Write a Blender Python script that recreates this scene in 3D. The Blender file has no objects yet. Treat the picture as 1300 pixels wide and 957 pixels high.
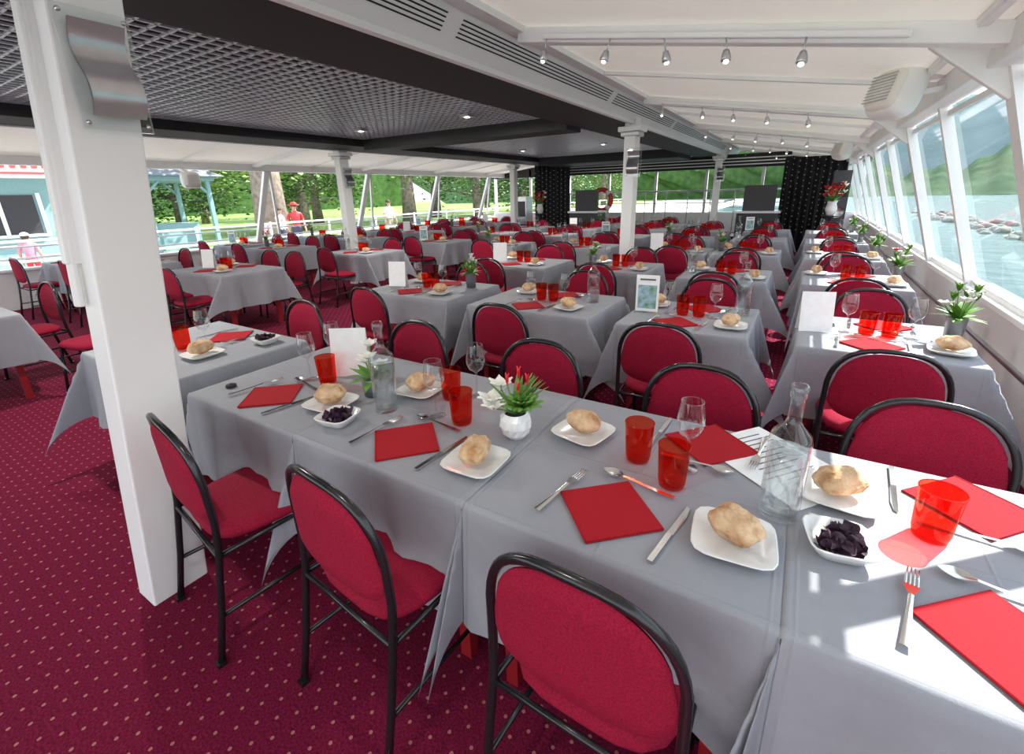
import bpy, bmesh, math, random
from mathutils import Vector, Matrix
random.seed(7)
R=random.random
def U(a,b): return a+(b-a)*random.random()
pi=math.pi
sc=bpy.context.scene
col=sc.collection
# ------------------------------------------------------------ materials
def newmat(name):
    m=bpy.data.materials.new(name); m.use_nodes=True
    nt=m.node_tree; b=nt.nodes['Principled BSDF']; return m,nt,b
def mat(name,c,rough=.5,metal=0.,c2=None,scale=20.,bump=0.,bscale=None,spec=.5,sheen=0.,emit=0.,detail=4.,ecol=None,lo=.35,hi=.65):
    m,nt,b=newmat(name)
    b.inputs['Base Color'].default_value=(*c,1); b.inputs['Roughness'].default_value=rough
    b.inputs['Metallic'].default_value=metal; b.inputs['Specular IOR Level'].default_value=spec
    if sheen: b.inputs['Sheen Weight'].default_value=sheen
    if emit:
        b.inputs['Emission Color'].default_value=(*(ecol or c),1); b.inputs['Emission Strength'].default_value=emit
    tc=nt.nodes.new('ShaderNodeTexCoord')
    if c2 is None: c2=tuple(min(1,x*.93) for x in c)
    n=nt.nodes.new('ShaderNodeTexNoise'); n.inputs['Scale'].default_value=scale; n.inputs['Detail'].default_value=detail
    nt.links.new(tc.outputs['Object'],n.inputs['Vector'])
    r=nt.nodes.new('ShaderNodeValToRGB'); r.color_ramp.elements[0].position=lo; r.color_ramp.elements[1].position=hi
    r.color_ramp.elements[0].color=(*c,1); r.color_ramp.elements[1].color=(*c2,1)
    nt.links.new(n.outputs['Fac'],r.inputs['Fac']); nt.links.new(r.outputs['Color'],b.inputs['Base Color'])
    if bump:
        n2=nt.nodes.new('ShaderNodeTexNoise'); n2.inputs['Scale'].default_value=bscale or scale
        nt.links.new(tc.outputs['Object'],n2.inputs['Vector'])
        bp=nt.nodes.new('ShaderNodeBump'); bp.inputs['Strength'].default_value=bump; bp.inputs['Distance'].default_value=.01
        nt.links.new(n2.outputs['Fac'],bp.inputs['Height']); nt.links.new(bp.outputs['Normal'],b.inputs['Normal'])
    return m
def thin(name,c,gl=.5,base=.04,tint=None,ior=1.45,refr=0.,pw=3.):
    m=bpy.data.materials.new(name); m.use_nodes=True; nt=m.node_tree
    for n in list(nt.nodes): nt.nodes.remove(n)
    o=nt.nodes.new('ShaderNodeOutputMaterial'); t=nt.nodes.new('ShaderNodeBsdfTransparent'); t.inputs['Color'].default_value=(*c,1)
    g=nt.nodes.new('ShaderNodeBsdfGlossy'); g.inputs['Roughness'].default_value=.03; g.inputs['Color'].default_value=(*(tint or (1,1,1)),1)
    lw=nt.nodes.new('ShaderNodeLayerWeight'); lw.inputs['Blend'].default_value=.5
    p=nt.nodes.new('ShaderNodeMath'); p.operation='POWER'; nt.links.new(lw.outputs['Facing'],p.inputs[0]); p.inputs[1].default_value=pw
    q=nt.nodes.new('ShaderNodeMath'); q.operation='MULTIPLY_ADD'; nt.links.new(p.outputs[0],q.inputs[0]); q.inputs[1].default_value=gl; q.inputs[2].default_value=base
    mx=nt.nodes.new('ShaderNodeMixShader')
    nt.links.new(q.outputs[0],mx.inputs['Fac'])
    src=t.outputs[0]
    if refr:
        gg=nt.nodes.new('ShaderNodeBsdfGlass'); gg.inputs['IOR'].default_value=ior; gg.inputs['Roughness'].default_value=0
        m2=nt.nodes.new('ShaderNodeMixShader'); m2.inputs['Fac'].default_value=refr
        nt.links.new(t.outputs[0],m2.inputs[1]); nt.links.new(gg.outputs[0],m2.inputs[2]); src=m2.outputs[0]
    nt.links.new(src,mx.inputs[1]); nt.links.new(g.outputs[0],mx.inputs[2]); nt.links.new(mx.outputs[0],o.inputs['Surface'])
    return m
M={}
M['cloth']=mat('grey_tablecloth',(.305,.313,.340),.62,c2=(.275,.285,.315),scale=3,spec=.3)
def crease(m):
    nt=m.node_tree; b=nt.nodes['Principled BSDF']; tc=nt.nodes.new('ShaderNodeTexCoord'); sp=nt.nodes.new('ShaderNodeSeparateXYZ'); nt.links.new(tc.outputs['Object'],sp.inputs[0])
    def mth(op,a,b_=None,v=None):
        n=nt.nodes.new('ShaderNodeMath'); n.operation=op; nt.links.new(a,n.inputs[0])
        if b_ is not None: nt.links.new(b_,n.inputs[1])
        if v is not None: n.inputs[1].default_value=v
        return n.outputs[0]
    hs=[]
    for ax,off in(('X',.0),('Y',.02)):
        a=mth('ADD',sp.outputs[ax],v=off); p=mth('PINGPONG',a,v=.19); q=mth('MULTIPLY',p,v=-1/.006); q=mth('ADD',q,v=1.); hs.append(mth('MAXIMUM',q,v=0.))
    h=mth('MAXIMUM',hs[0],hs[1]); h=mth('MULTIPLY',h,v=.0016)
    n1=nt.nodes.new('ShaderNodeTexNoise'); n1.inputs['Scale'].default_value=7; n1.inputs['Detail'].default_value=2; nt.links.new(tc.outputs['Object'],n1.inputs['Vector'])
    n2=nt.nodes.new('ShaderNodeTexNoise'); n2.inputs['Scale'].default_value=420; nt.links.new(tc.outputs['Object'],n2.inputs['Vector'])
    h=mth('ADD',h,mth('MULTIPLY',n1.outputs['Fac'],v=.011)); h=mth('ADD',h,mth('MULTIPLY',n2.outputs['Fac'],v=.0006))
    bp=nt.nodes.new('ShaderNodeBump'); bp.inputs['Strength'].default_value=.8; bp.inputs['Distance'].default_value=1.; nt.links.new(h,bp.inputs['Height']); nt.links.new(bp.outputs['Normal'],b.inputs['Normal'])
crease(M['cloth'])
M['redfab']=mat('crimson_upholstery',(.33,.007,.036),.85,c2=(.20,.004,.022),scale=240,bump=.3,bscale=300,spec=.2)
M['black']=mat('black_tube',(.012,.012,.014),.22)
M['blackm']=mat('black_matte',(.012,.012,.014),.7)
M['redleg']=mat('red_table_leg',(.26,.010,.013),.4)
M['white']=mat('white_paint',(.82,.82,.81),.4,c2=(.79,.79,.78),scale=2)
M['cream']=mat('cream_roof_panel',(.84,.81,.75),.7,c2=(.81,.78,.72),scale=3,bump=.1,bscale=400)
def translucent(m,w,c):
    nt=m.node_tree; b=nt.nodes['Principled BSDF']; o=[n for n in nt.nodes if n.type=='OUTPUT_MATERIAL'][0]
    t=nt.nodes.new('ShaderNodeBsdfTranslucent'); t.inputs['Color'].default_value=(*c,1); mx=nt.nodes.new('ShaderNodeMixShader'); mx.inputs['Fac'].default_value=w
    nt.links.new(b.outputs[0],mx.inputs[1]); nt.links.new(t.outputs[0],mx.inputs[2]); nt.links.new(mx.outputs[0],o.inputs['Surface'])
translucent(M['cream'],.05,(.95,.9,.8))
M['steel']=mat('stainless_cutlery',(.72,.72,.72),.18,1.)
M['grille']=mat('ceiling_lattice_metal',(.62,.62,.67),.35,.6)
M['napkin']=mat('red_napkin',(.38,.010,.018),.85,c2=(.34,.008,.015),scale=300,bump=.1,bscale=500,spec=.2)
M['porc']=mat('white_porcelain',(.80,.80,.78),.15)
M['bread']=mat('bread_crust',(.70,.50,.31),.9,c2=(.36,.16,.055),scale=20,bump=.8,bscale=70,lo=.36,hi=.68,detail=10,spec=.2)
M['crisp']=mat('purple_crisps',(.030,.012,.028),.5,c2=(.07,.03,.055),scale=60,bump=.4)
M['paper']=mat('white_paper',(.84,.84,.83),.7)
M['ink']=mat('print_ink',(.12,.12,.13),.7)
M['green']=mat('leaf_green',(.08,.22,.025),.5,c2=(.15,.32,.05),scale=30)
M['petal']=mat('white_petal',(.85,.84,.77),.5)
M['redpet']=mat('red_petal',(.65,.01,.02),.35)
M['potw']=mat('white_ceramic_pot',(.80,.80,.79),.25)
M['potg']=mat('grey_zinc_pot',(.22,.22,.23),.35,.5)
M['soil']=mat('dark_soil',(.03,.02,.015),.9)
M['glass']=thin('clear_glass',(.93,.95,.95),.85,.05,pw=2.2)
M['bottle']=thin('bottle_glass',(.90,.935,.94),.75,.05,pw=2.4)
M['water']=thin('water_in_bottle',(.97,.985,.99),.2,.03,ior=1.33,refr=.35)
M['redgl']=thin('red_glass',(.96,.12,.06),.35,.05,tint=(1,.6,.45))
M['pane']=thin('window_glass',(.95,.975,.975),.3,.03)
M['silver']=mat('brushed_silver',(.55,.55,.57),.3,.9)
M['chromeb']=mat('lamp_bulb',(1,.95,.85),.3,emit=4.)
M['curtain']=mat('black_curtain',(.01,.01,.012),.8)
M['dots']=mat('curtain_led',(.5,.5,.55),.4,emit=.1)
M['turq']=mat('turquoise_paint',(.20,.36,.38),.6)
M['kred']=mat('kiosk_red_trim',(.5,.06,.06),.6)
M['slate']=mat('slate_roof',(.2,.21,.24),.7,c2=(.15,.16,.18),scale=8)
M['bark']=mat('tree_bark',(.16,.12,.09),.9,c2=(.28,.24,.2),scale=6,bump=.8,bscale=12)
M['leafA']=mat('foliage_light',(.075,.165,.022),.6,c2=(.16,.26,.05),scale=1.2)
M['leafB']=mat('foliage_dark',(.030,.085,.018),.6,c2=(.07,.15,.03),scale=1.2)
M['grass']=mat('park_grass',(.12,.22,.04),.9,c2=(.19,.28,.07),scale=.6,bump=.3)
M['pave']=mat('quay_pavement',(.46,.44,.41),.9,c2=(.40,.38,.36),scale=3)
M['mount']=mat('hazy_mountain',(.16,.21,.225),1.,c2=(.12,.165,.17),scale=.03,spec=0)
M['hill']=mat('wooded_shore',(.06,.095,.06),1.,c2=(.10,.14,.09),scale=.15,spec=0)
M['skin']=mat('skin',(.45,.27,.19),.6)
M['hair']=mat('hair',(.06,.035,.02),.7)
M['stone']=mat('breakwater_stone',(.3,.3,.28),.9,c2=(.17,.17,.16),scale=1.5,bump=.8)
M['lred']=mat('lifebuoy_red',(.6,.04,.03),.5)
M['dark']=mat('dark_equipment',(.03,.03,.035),.4)
M['pic']=mat('printed_photo',(.12,.25,.10),.5,c2=(.35,.5,.65),scale=25)
# carpet
m,nt,b=newmat('dotted_carpet'); b.inputs['Roughness'].default_value=.95; b.inputs['Specular IOR Level'].default_value=.1
tc=nt.nodes.new('ShaderNodeTexCoord')
def vm(op,a,bv=None):
    n=nt.nodes.new('ShaderNodeVectorMath'); n.operation=op
    nt.links.new(a,n.inputs[0])
    if bv is not None: n.inputs[1].default_value=bv
    return n
def dotgrid(off,pitch,rad):
    a=vm('ADD',tc.outputs['Object'],off); s=vm('SCALE',a.outputs[0]); s.inputs['Scale'].default_value=1/pitch
    fr=vm('FRACTION',s.outputs[0]); sb=vm('SUBTRACT',fr.outputs[0],(.5,.5,0)); ml=vm('MULTIPLY',sb.outputs[0],(1,1,0)); ln=vm('LENGTH',ml.outputs[0])
    c=nt.nodes.new('ShaderNodeMath'); c.operation='LESS_THAN'; nt.links.new(ln.outputs['Value'],c.inputs[0]); c.inputs[1].default_value=rad/pitch
    return c
PT=.085
d1=dotgrid((0,0,0),PT,.0058); d2=dotgrid((PT/2,PT/2,0),PT,.0058)
mxx=nt.nodes.new('ShaderNodeMath'); mxx.operation='MAXIMUM'; nt.links.new(d1.outputs[0],mxx.inputs[0]); nt.links.new(d2.outputs[0],mxx.inputs[1])
nn=nt.nodes.new('ShaderNodeTexNoise'); nn.inputs['Scale'].default_value=120; nt.links.new(tc.outputs['Object'],nn.inputs['Vector'])
rr=nt.nodes.new('ShaderNodeValToRGB'); rr.color_ramp.elements[0].color=(.19,.010,.042,1); rr.color_ramp.elements[1].color=(.10,.005,.021,1); rr.color_ramp.elements[0].position=.35; rr.color_ramp.elements[1].position=.65
nt.links.new(nn.outputs['Fac'],rr.inputs['Fac'])
mc=nt.nodes.new('ShaderNodeMixRGB'); nt.links.new(mxx.outputs[0],mc.inputs['Fac']); nt.links.new(rr.outputs['Color'],mc.inputs['Color1']); mc.inputs['Color2'].default_value=(.40,.15,.14,1)
nt.links.new(mc.outputs['Color'],b.inputs['Base Color'])
bp=nt.nodes.new('ShaderNodeBump'); bp.inputs['Strength'].default_value=.4; bp.inputs['Distance'].default_value=.005; nt.links.new(nn.outputs['Fac'],bp.inputs['Height']); nt.links.new(bp.outputs['Normal'],b.inputs['Normal'])
M['carpet']=m
# lake
m,nt,b=newmat('lake_water'); b.inputs['Base Color'].default_value=(.05,.11,.11,1); b.inputs['Roughness'].default_value=.25; b.inputs['Specular IOR Level'].default_value=.2
tc=nt.nodes.new('ShaderNodeTexCoord'); n=nt.nodes.new('ShaderNodeTexNoise'); n.inputs['Scale'].default_value=.9; n.inputs['Detail'].default_value=6
nt.links.new(tc.outputs['Object'],n.inputs['Vector']); bp=nt.nodes.new('ShaderNodeBump'); bp.inputs['Strength'].default_value=.6; bp.inputs['Distance'].default_value=.3
nt.links.new(n.outputs['Fac'],bp.inputs['Height']); nt.links.new(bp.outputs['Normal'],b.inputs['Normal']); M['lake']=m

# ------------------------------------------------------------ mesh builder
class MB:
    def __init__(s): s.v=[];s.f=[];s.m=[];s.s=[];s.mats=[]
    def mi(s,k):
        if k not in s.mats: s.mats.append(k)
        return s.mats.index(k)
    def add(s,vs,fs,k,smooth=False,T=None):
        o=len(s.v); i=s.mi(k)
        for p in vs:
            p=Vector(p); s.v.append(tuple(T@p) if T is not None else tuple(p))
        for f in fs: s.f.append([o+a for a in f]); s.m.append(i); s.s.append(smooth)
    def box(s,c,d,k,T=None):
        x,y,z=c;a,b,e=d[0]/2,d[1]/2,d[2]/2
        vs=[(x+i*a,y+j*b,z+l*e) for i in(-1,1) for j in(-1,1) for l in(-1,1)]
        s.add(vs,[(0,1,3,2),(4,6,7,5),(0,4,5,1),(2,3,7,6),(0,2,6,4),(1,5,7,3)],k,False,T)
    def beam(s,p,q,w,h,k,up=(0,0,1)):
        p=Vector(p);q=Vector(q);d=(q-p).normalized();sd=d.cross(Vector(up)).normalized();u=sd.cross(d)
        vs=[]
        for e in (p,q):
            for i,j in((-1,-1),(1,-1),(1,1),(-1,1)): vs.append(e+sd*w/2*i+u*h/2*j)
        s.add(vs,[(3,2,1,0),(4,5,6,7),(0,1,5,4),(1,2,6,5),(2,3,7,6),(3,0,4,7)],k)
    def tube(s,pts,r,k,n=8,closed=False,cap=True,flat=1.,T=None):
        pts=[Vector(p) for p in pts];N=len(pts);rs=r if isinstance(r,(list,tuple)) else [r]*N
        vs=[];prev=None
        for i,p in enumerate(pts):
            if closed: t=pts[(i+1)%N]-pts[i-1]
            else: t=pts[min(i+1,N-1)]-pts[max(i-1,0)]
            t.normalize()
            if prev is None:
                a=Vector((0,0,1)) if abs(t.z)<.9 else Vector((1,0,0)); prev=a.cross(t).normalized()
            nrm=(prev-t*prev.dot(t)).normalized(); bn=t.cross(nrm); prev=nrm
            for j in range(n):
                a=2*pi*j/n; vs.append(p+(nrm*math.cos(a)+bn*math.sin(a)*flat)*rs[i])
        fs=[]
        for i in range(N if closed else N-1):
            for j in range(n):
                a=i*n+j;b_=i*n+(j+1)%n;c=((i+1)%N)*n+(j+1)%n;d=((i+1)%N)*n+j; fs.append((a,b_,c,d))
        if cap and not closed: fs.append(tuple(range(n-1,-1,-1))); fs.append(tuple((N-1)*n+j for j in range(n)))
        s.add(vs,fs,k,True,T)
    def lathe(s,prof,k,n=24,c=(0,0,0),T=None,sq=0,rot=0):
        vs=[]
        for r,z in prof:
            for j in range(n):
                a=2*pi*j/n+rot; x,y=math.cos(a),math.sin(a)
                if sq: mm=(abs(x)**sq+abs(y)**sq)**(-1/sq); x*=mm;y*=mm
                vs.append((c[0]+r*x,c[1]+r*y,c[2]+z))
        fs=[]
        for i in range(len(prof)-1):
            for j in range(n): fs.append((i*n+j,i*n+(j+1)%n,(i+1)*n+(j+1)%n,(i+1)*n+j))
        s.add(vs,fs,k,True,T)
    def disc(s,r,k,n=24,c=(0,0,0),T=None):
        s.add([(c[0]+r*math.cos(2*pi*j/n),c[1]+r*math.sin(2*pi*j/n),c[2]) for j in range(n)],[tuple(range(n))],k,False,T)
    def grid(s,fn,nu,nv,k,smooth=True,T=None):
        vs=[fn(i/nu,j/nv) for i in range(nu+1) for j in range(nv+1)]
        fs=[(i*(nv+1)+j,(i+1)*(nv+1)+j,(i+1)*(nv+1)+j+1,i*(nv+1)+j+1) for i in range(nu) for j in range(nv)]
        s.add(vs,fs,k,smooth,T)
    def ball(s,c,r,k,nu=12,nv=8,fn=None,T=None):
        vs=[];fs=[]
        for i in range(nv+1):
            th=pi*i/nv
            for j in range(nu):
                a=2*pi*j/nu; d=Vector((math.sin(th)*math.cos(a),math.sin(th)*math.sin(a),math.cos(th)))
                q=fn(d) if fn else 1.
                vs.append((c[0]+d.x*r[0]*q,c[1]+d.y*r[1]*q,c[2]+d.z*r[2]*q))
        for i in range(nv):
            for j in range(nu): fs.append((i*nu+j,(i+1)*nu+j,(i+1)*nu+(j+1)%nu,i*nu+(j+1)%nu))
        s.add(vs,fs,k,True,T)
    def mesh(s,name,weld=False):
        me=bpy.data.meshes.new(name); me.from_pydata(s.v,[],s.f)
        for k in s.mats: me.materials.append(M[k])
        me.polygons.foreach_set('material_index',s.m); me.polygons.foreach_set('use_smooth',s.s)
        me.validate(); me.update()
        return me
    def obj(s,name,loc=(0,0,0),rz=0,bevel=0,parent=None):
        return inst(name,s.mesh(name),loc,rz,bevel=bevel,parent=parent)
def inst(name,me,loc=(0,0,0),rz=0,sc_=1,bevel=0,parent=None):
    o=bpy.data.objects.new(name,me); o.location=loc; o.rotation_euler=(0,0,rz); o.scale=(sc_,)*3; col.objects.link(o)
    if bevel:
        b=o.modifiers.new('bevel','BEVEL'); b.width=bevel; b.segments=2; b.limit_method='ANGLE'
    if parent: o.parent=parent
    return o

# ------------------------------------------------------------ camera
f=582.
Fv=Vector((378,197,-f)).normalized(); Lv=Vector((-980,161,-f)).normalized(); Xv=-Lv; Zv=Xv.cross(Fv)
cam=bpy.data.cameras.new('camera'); co=bpy.data.objects.new('camera',cam); col.objects.link(co)
mw=Matrix((Xv,Fv,Zv)).to_4x4(); mw.translation=(0,0,1.6); co.matrix_world=mw
cam.sensor_width=36; cam.sensor_fit='HORIZONTAL'; cam.lens=f/1300*36; cam.shift_y=-45.5/1300; cam.clip_start=.05; cam.clip_end=3000
sc.camera=co
try:
    sc.view_settings.view_transform='Standard'; sc.view_settings.look='None'
except Exception: pass

# ------------------------------------------------------------ room shell
YB,YE=-3.,16.
b=MB(); b.box((-4.7,(YB+YE)/2,-.05),(12.1,YE-YB,.1),'carpet'); b.obj('floor')
b=MB(); b.box((1.26,(YB+YE)/2,.40),(.08,YE-YB,.80),'white'); b.box((1.21,(YB+YE)/2,.82),(.18,YE-YB,.04),'white'); b.box((1.21,(YB+YE)/2,.5),(.03,YE-YB,.03),'silver')
b.obj('wall_right',bevel=.006)
b=MB(); b.box((-10.74,(YB+YE)/2,.31),(.08,YE-YB,.62),'white'); b.box((-10.69,(YB+YE)/2,.635),(.18,YE-YB,.04),'white')
b.obj('wall_left',bevel=.006)
b=MB(); b.add([(-7.35,YB,2.66),(-2.05,YB,2.66),(-2.05,YE,2.66),(-7.35,YE,2.66)],[(0,1,2,3)],'blackm')
b.box((-2.42,(YB+YE)/2,2.53),(.74,YE-YB,.2),'blackm'); b.box((-6.98,(YB+YE)/2,2.53),(.74,YE-YB,.2),'blackm')
b.box((-4.7,6.15,2.5),(3.82,.45,.24),'blackm'); b.box((-4.7,12.9,2.47),(3.82,1.4,.26),'blackm')
b.box((-4.7,-2.8,2.5),(3.82,.4,.24),'blackm')
b.obj('ceiling')
def lattice(y0,y1,name):
    b=MB(); p=.105; x0,x1=-6.6,-2.8
    n=int((x1-x0)/p)
    for i in range(n+1): b.box((x0+(x1-x0)*i/n,(y0+y1)/2,2.55),(.016,y1-y0,.012),'grille')
    n=int((y1-y0)/p)
    for i in range(n+1): b.box(((x0+x1)/2,y0+(y1-y0)*i/n,2.55),(x1-x0,.016,.012),'grille')
    b.obj(name)
lattice(-2.6,5.92,'ceiling_lattice'); lattice(6.38,12.2,'ceiling_lattice')
def roofz(x): return 2.66-(x+1.85)*(.42/2.5)
b=MB()
b.add([(-1.85,YB,2.68),(.72,YB,roofz(.72)+.02),(.72,YE,roofz(.72)+.02),(-1.85,YE,2.68)],[(0,1,2,3)],'cream')
b.obj('ceiling_right_panel')
b=MB()
b.add([(-7.55,YB,2.68),(-10.2,YB,2.34),(-10.2,YE,2.34),(-7.55,YE,2.68)],[(0,1,2,3)],'cream')
b.obj('ceiling_left_panel')
def fascia(x0,x1,sg,name):
    b=MB()
    b.add([(x0,YB,2.44),(x0,YE,2.44),(x1,YE,2.68),(x1,YB,2.68)],[(0,1,2,3)],'white')
    b.beam((x0,YB,2.43),(x0,YE,2.43),.05,.035,'white')
    b.beam((x1+.03*sg,YB,2.655),(x1+.03*sg,YE,2.655),.1,.06,'white')
    d=Vector((x1-x0,0,.24)); nrm=Vector((sg*.24,0,-(abs(x1-x0)))).normalized()
    for t in (.36,.44,.52,.60,.68):
        p=Vector((x0,0,2.44))+d*t+nrm*.002
        y=YB+.1
        while y<YE-3:
            b.beam(p+Vector((0,y,0)),p+Vector((0,y+2.6,0)),.008,.006,'blackm'); y+=2.75
    b.obj(name)
fascia(-2.05,-1.85,1,'trim_1'); fascia(-7.35,-7.55,-1,'trim_2')
ribs=[-2.7,.22,3.12,6.02,8.92,11.82,14.7]
for y in ribs:
    b=MB(); b.beam((-1.82,y,2.62),(.72,y,roofz(.72)-.03),.09,.09,'white'); b.beam((-1.6,y-.09,2.56),(.3,y-.09,2.25),.035,.03,'white')
    b.obj('roof_beam',bevel=.008)
    b=MB(); b.beam((-7.6,y,2.62),(-10.2,y,2.30),.09,.09,'white'); b.obj('roof_beam',bevel=.008)
for y in [y0+1.45 for y0 in ribs[:-1]]:
    b=MB(); b.beam((-1.82,y,2.655),(.72,y,roofz(.72)),.04,.03,'white'); b.beam((-7.6,y,2.655),(-10.2,y,2.335),.04,.03,'white'); b.obj('roof_rib')
b=MB(); b.beam((.72,YB,2.20),(.72,YE,2.20),.14,.16,'white'); b.beam((.55,YB,2.27),(.55,YE,2.27),.05,.05,'white'); b.obj('trim_3',bevel=.01)
b=MB(); b.beam((-10.2,YB,2.27),(-10.2,YE,2.27),.14,.14,'white'); b.obj('trim_4',bevel=.01)
# right windows
py=[-.95+1.45*i for i in range(12)]
for i,y in enumerate(py):
    b=MB()
    b.beam((1.17,y,.84),(.74,y,2.2),.13 if i%2 else .06,.07,'white',up=(1,0,0))
    y2=y+1.45
    if y2<16.2:
        b.add([(1.19,y+.04,.86),(.765,y+.04,2.16),(.765,y2-.04,2.16),(1.19,y2-.04,.86)],[(0,1,2,3)],'pane')
        b.beam((1.18,y,.86),(1.18,y2,.86),.04,.04,'white')
        b.beam((.80,y,2.08),(.80,y2,2.08),.03,.04,'white')
    b.obj('window_%d'%(i+1))
    if i%2==1:
        b=MB(); b.beam((.80,y,2.02),(.45,y,2.30),.05,.12,'white'); b.obj('roof_bracket',bevel=.008)
for i,y in enumerate([.3,3.2,6.1,9.0,11.9,14.8]):
    b=MB(); b.beam((-10.66,y,.64),(-10.24,y+.25,2.28),.12,.08,'white',up=(1,0,0)); 
    b.beam((-10.66,y+.55,.64),(-10.24,y+.3,2.28),.05,.05,'white',up=(1,0,0))
    b.obj('window_%d'%(20+i),bevel=.006)
b=MB(); 
for z in (.8,.98): b.tube([(-10.72,YB,z),(-10.72,YE,z)],.016,'white',8)
b.obj('window_rail')
b=MB()
b.box((-4.7,YE,.45),(12,.08,.9),'white')
for x in [-10.6,-9,-7.4,-5.9,-4.3,-2.75,-1.2,.4,1.2]: b.box((x,YE,1.5),(.08,.1,1.9),'white')
b.box((-4.7,YE,2.35),(12,.1,.36),'blackm')
b.obj('wall_back')
b=MB()
b.tube([(-7.,15.2,1.55),(-.5,15.2,1.55)],.025,'silver')
b.tube([(-7.,15.2,1.2),(-.5,15.2,1.2)],.012,'silver')
for x in [-7+.65*i for i in range(11)]: b.tube([(x,15.2,.3),(x,15.2,1.55)],.014,'silver')
b.box((-3.75,15.2,.15),(6.6,1.5,.3),'blackm')
b.obj('stage_railing')
b=MB()
b.box((-4.0,14.6,2.3),(7.0,.06,.34),'blackm')
for i in range(3): b.box((-4.0,14.56,2.2+.08*i),(7.0,.02,.03),'paper')
b.obj('striped_valance')
b=MB(); b.box((-.1,15.3,2.33),(2.0,1.2,.08),'blackm'); b.obj('stage_canopy')
def curtain(x0,x1,y,z1,name,led=True):
    b=MB()
    def fn(u,v): return (x0+(x1-x0)*u,y+.05*math.sin(u*(x1-x0)*38),.0+z1*v)
    b.grid(fn,int(90*(x1-x0)),6,'curtain')
    if led:
        nx=int((x1-x0)/.13)
        for i in range(nx):
            for j in range(14):
                b.box((x0+.06+i*.13,y-.07,.5+j*.13+(.06 if i%2 else 0)),(.016,.02,.016),'dots')
    b.obj(name)
curtain(-.6,.7,13.9,2.28,'stage_curtain'); curtain(-7.5,-6.3,13.6,2.45,'stage_curtain')
b=MB(); b.box((.58,13.0,.95),(.32,.8,1.9),'dark'); b.box((.58,12.59,1.5),(.26,.02,.3),'blackm'); b.lathe([(0,0),(.11,0),(.13,.03)],'silver',20,T=Matrix.Translation((.58,12.58,1.05))@Matrix.Rotation(pi/2,4,'X')); b.obj('speaker_cabinet')
b=MB(); b.tube([(.0+.3*math.cos(a),0,.3*math.sin(a)) for a in [2*pi*i/24 for i in range(24)]],.07,'lred',10,closed=True)
for a in (pi/4,3*pi/4,5*pi/4,7*pi/4):
    b.tube([(.3*math.cos(a+d),0,.3*math.sin(a+d)) for d in(-.2,-.1,0,.1,.2)],.074,'paper',10)
b.obj('lifebuoy',(-5.35,13.9,1.35))
b=MB(); b.box((0,0,.5),(.9,.6,1.0),'dark'); b.box((0,-.05,1.35),(.7,.1,.6),'dark'); b.box((0,0,1.03),(1.,.65,.05),'silver'); 
me=b.mesh('bar_cabinet'); inst('bar_cabinet',me,(-5.6,13.4,0)); inst('bar_cabinet',me,(-1.0,13.2,0))
b=MB(); b.box((0,0,1.05),(.5,.45,.9),'silver'); b.box((0,0,.3),(.55,.5,.6),'dark'); b.box((0,-.24,1.1),(.4,.02,.5),'dark'); b.obj('coffee_machine',(-8.3,14.2,0),bevel=.02)

# columns
def column(x,y,w,t,z1,lean=0):
    b=MB()
    vs=[]
    for z,l in((0,0),(z1,lean)):
        vs+=[(x-t,y-w/2+l,z),(x,y-w/2+l,z),(x,y+w/2+l,z),(x-t,y+w/2+l,z)]
    b.add(vs,[(0,1,5,4),(1,2,6,5),(2,3,7,6),(3,0,4,7)],'white')
    return b
b=column(-2.08,.565,.21,.15,2.55,.24); 
b.tube([(-2.19,.555,1.25),(-2.19,.663,2.4)],.018,'white'); b.beam((-2.2,.575,1.4),(-2.2,.655,2.25),.05,.05,'white')
b.obj('column',bevel=.008)
for (x,y) in [(-2.0,6.42),(-2.0,13.6),(-7.3,6.04),(-7.3,12.09),(-7.3,.3)]:
    b=column(x,y,.2,.15,2.6)
    b.box((x-.075,y,2.36),(.3,.3,.06),'white'); b.box((x-.075,y,2.30),(.24,.24,.05),'silver')
    b.obj('column',bevel=.008)
def sconce(loc,rz):
    b=MB()
    def fn(u,v): return (.045+.035*math.sin(v*2*pi),-.075+.15*u,-.14+.28*v)
    b.grid(fn,2,16,'silver')
    def fn2(u,v): return (.05+.035*math.sin(v*2*pi),-.075+.15*u,-.14+.28*v)
    b.grid(fn2,2,16,'silver')
    b.box((.015,0,0),(.012,.20,.36),'glass'); b.box((.006,0,0),(.012,.10,.2),'silver')
    for i in(-1,1):
        for j in(-1,1): b.ball((.025,i*.085,j*.160),(.008,)*3,'silver',8,6)
    b.obj('wall_sconce',loc,rz)
sconce((-2.075,.77,2.02),0); sconce((-7.25,6.04,1.95),0); sconce((-2.0,6.3,1.95),-pi/2); sconce((-2.0,13.5,1.95),-pi/2)

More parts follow.
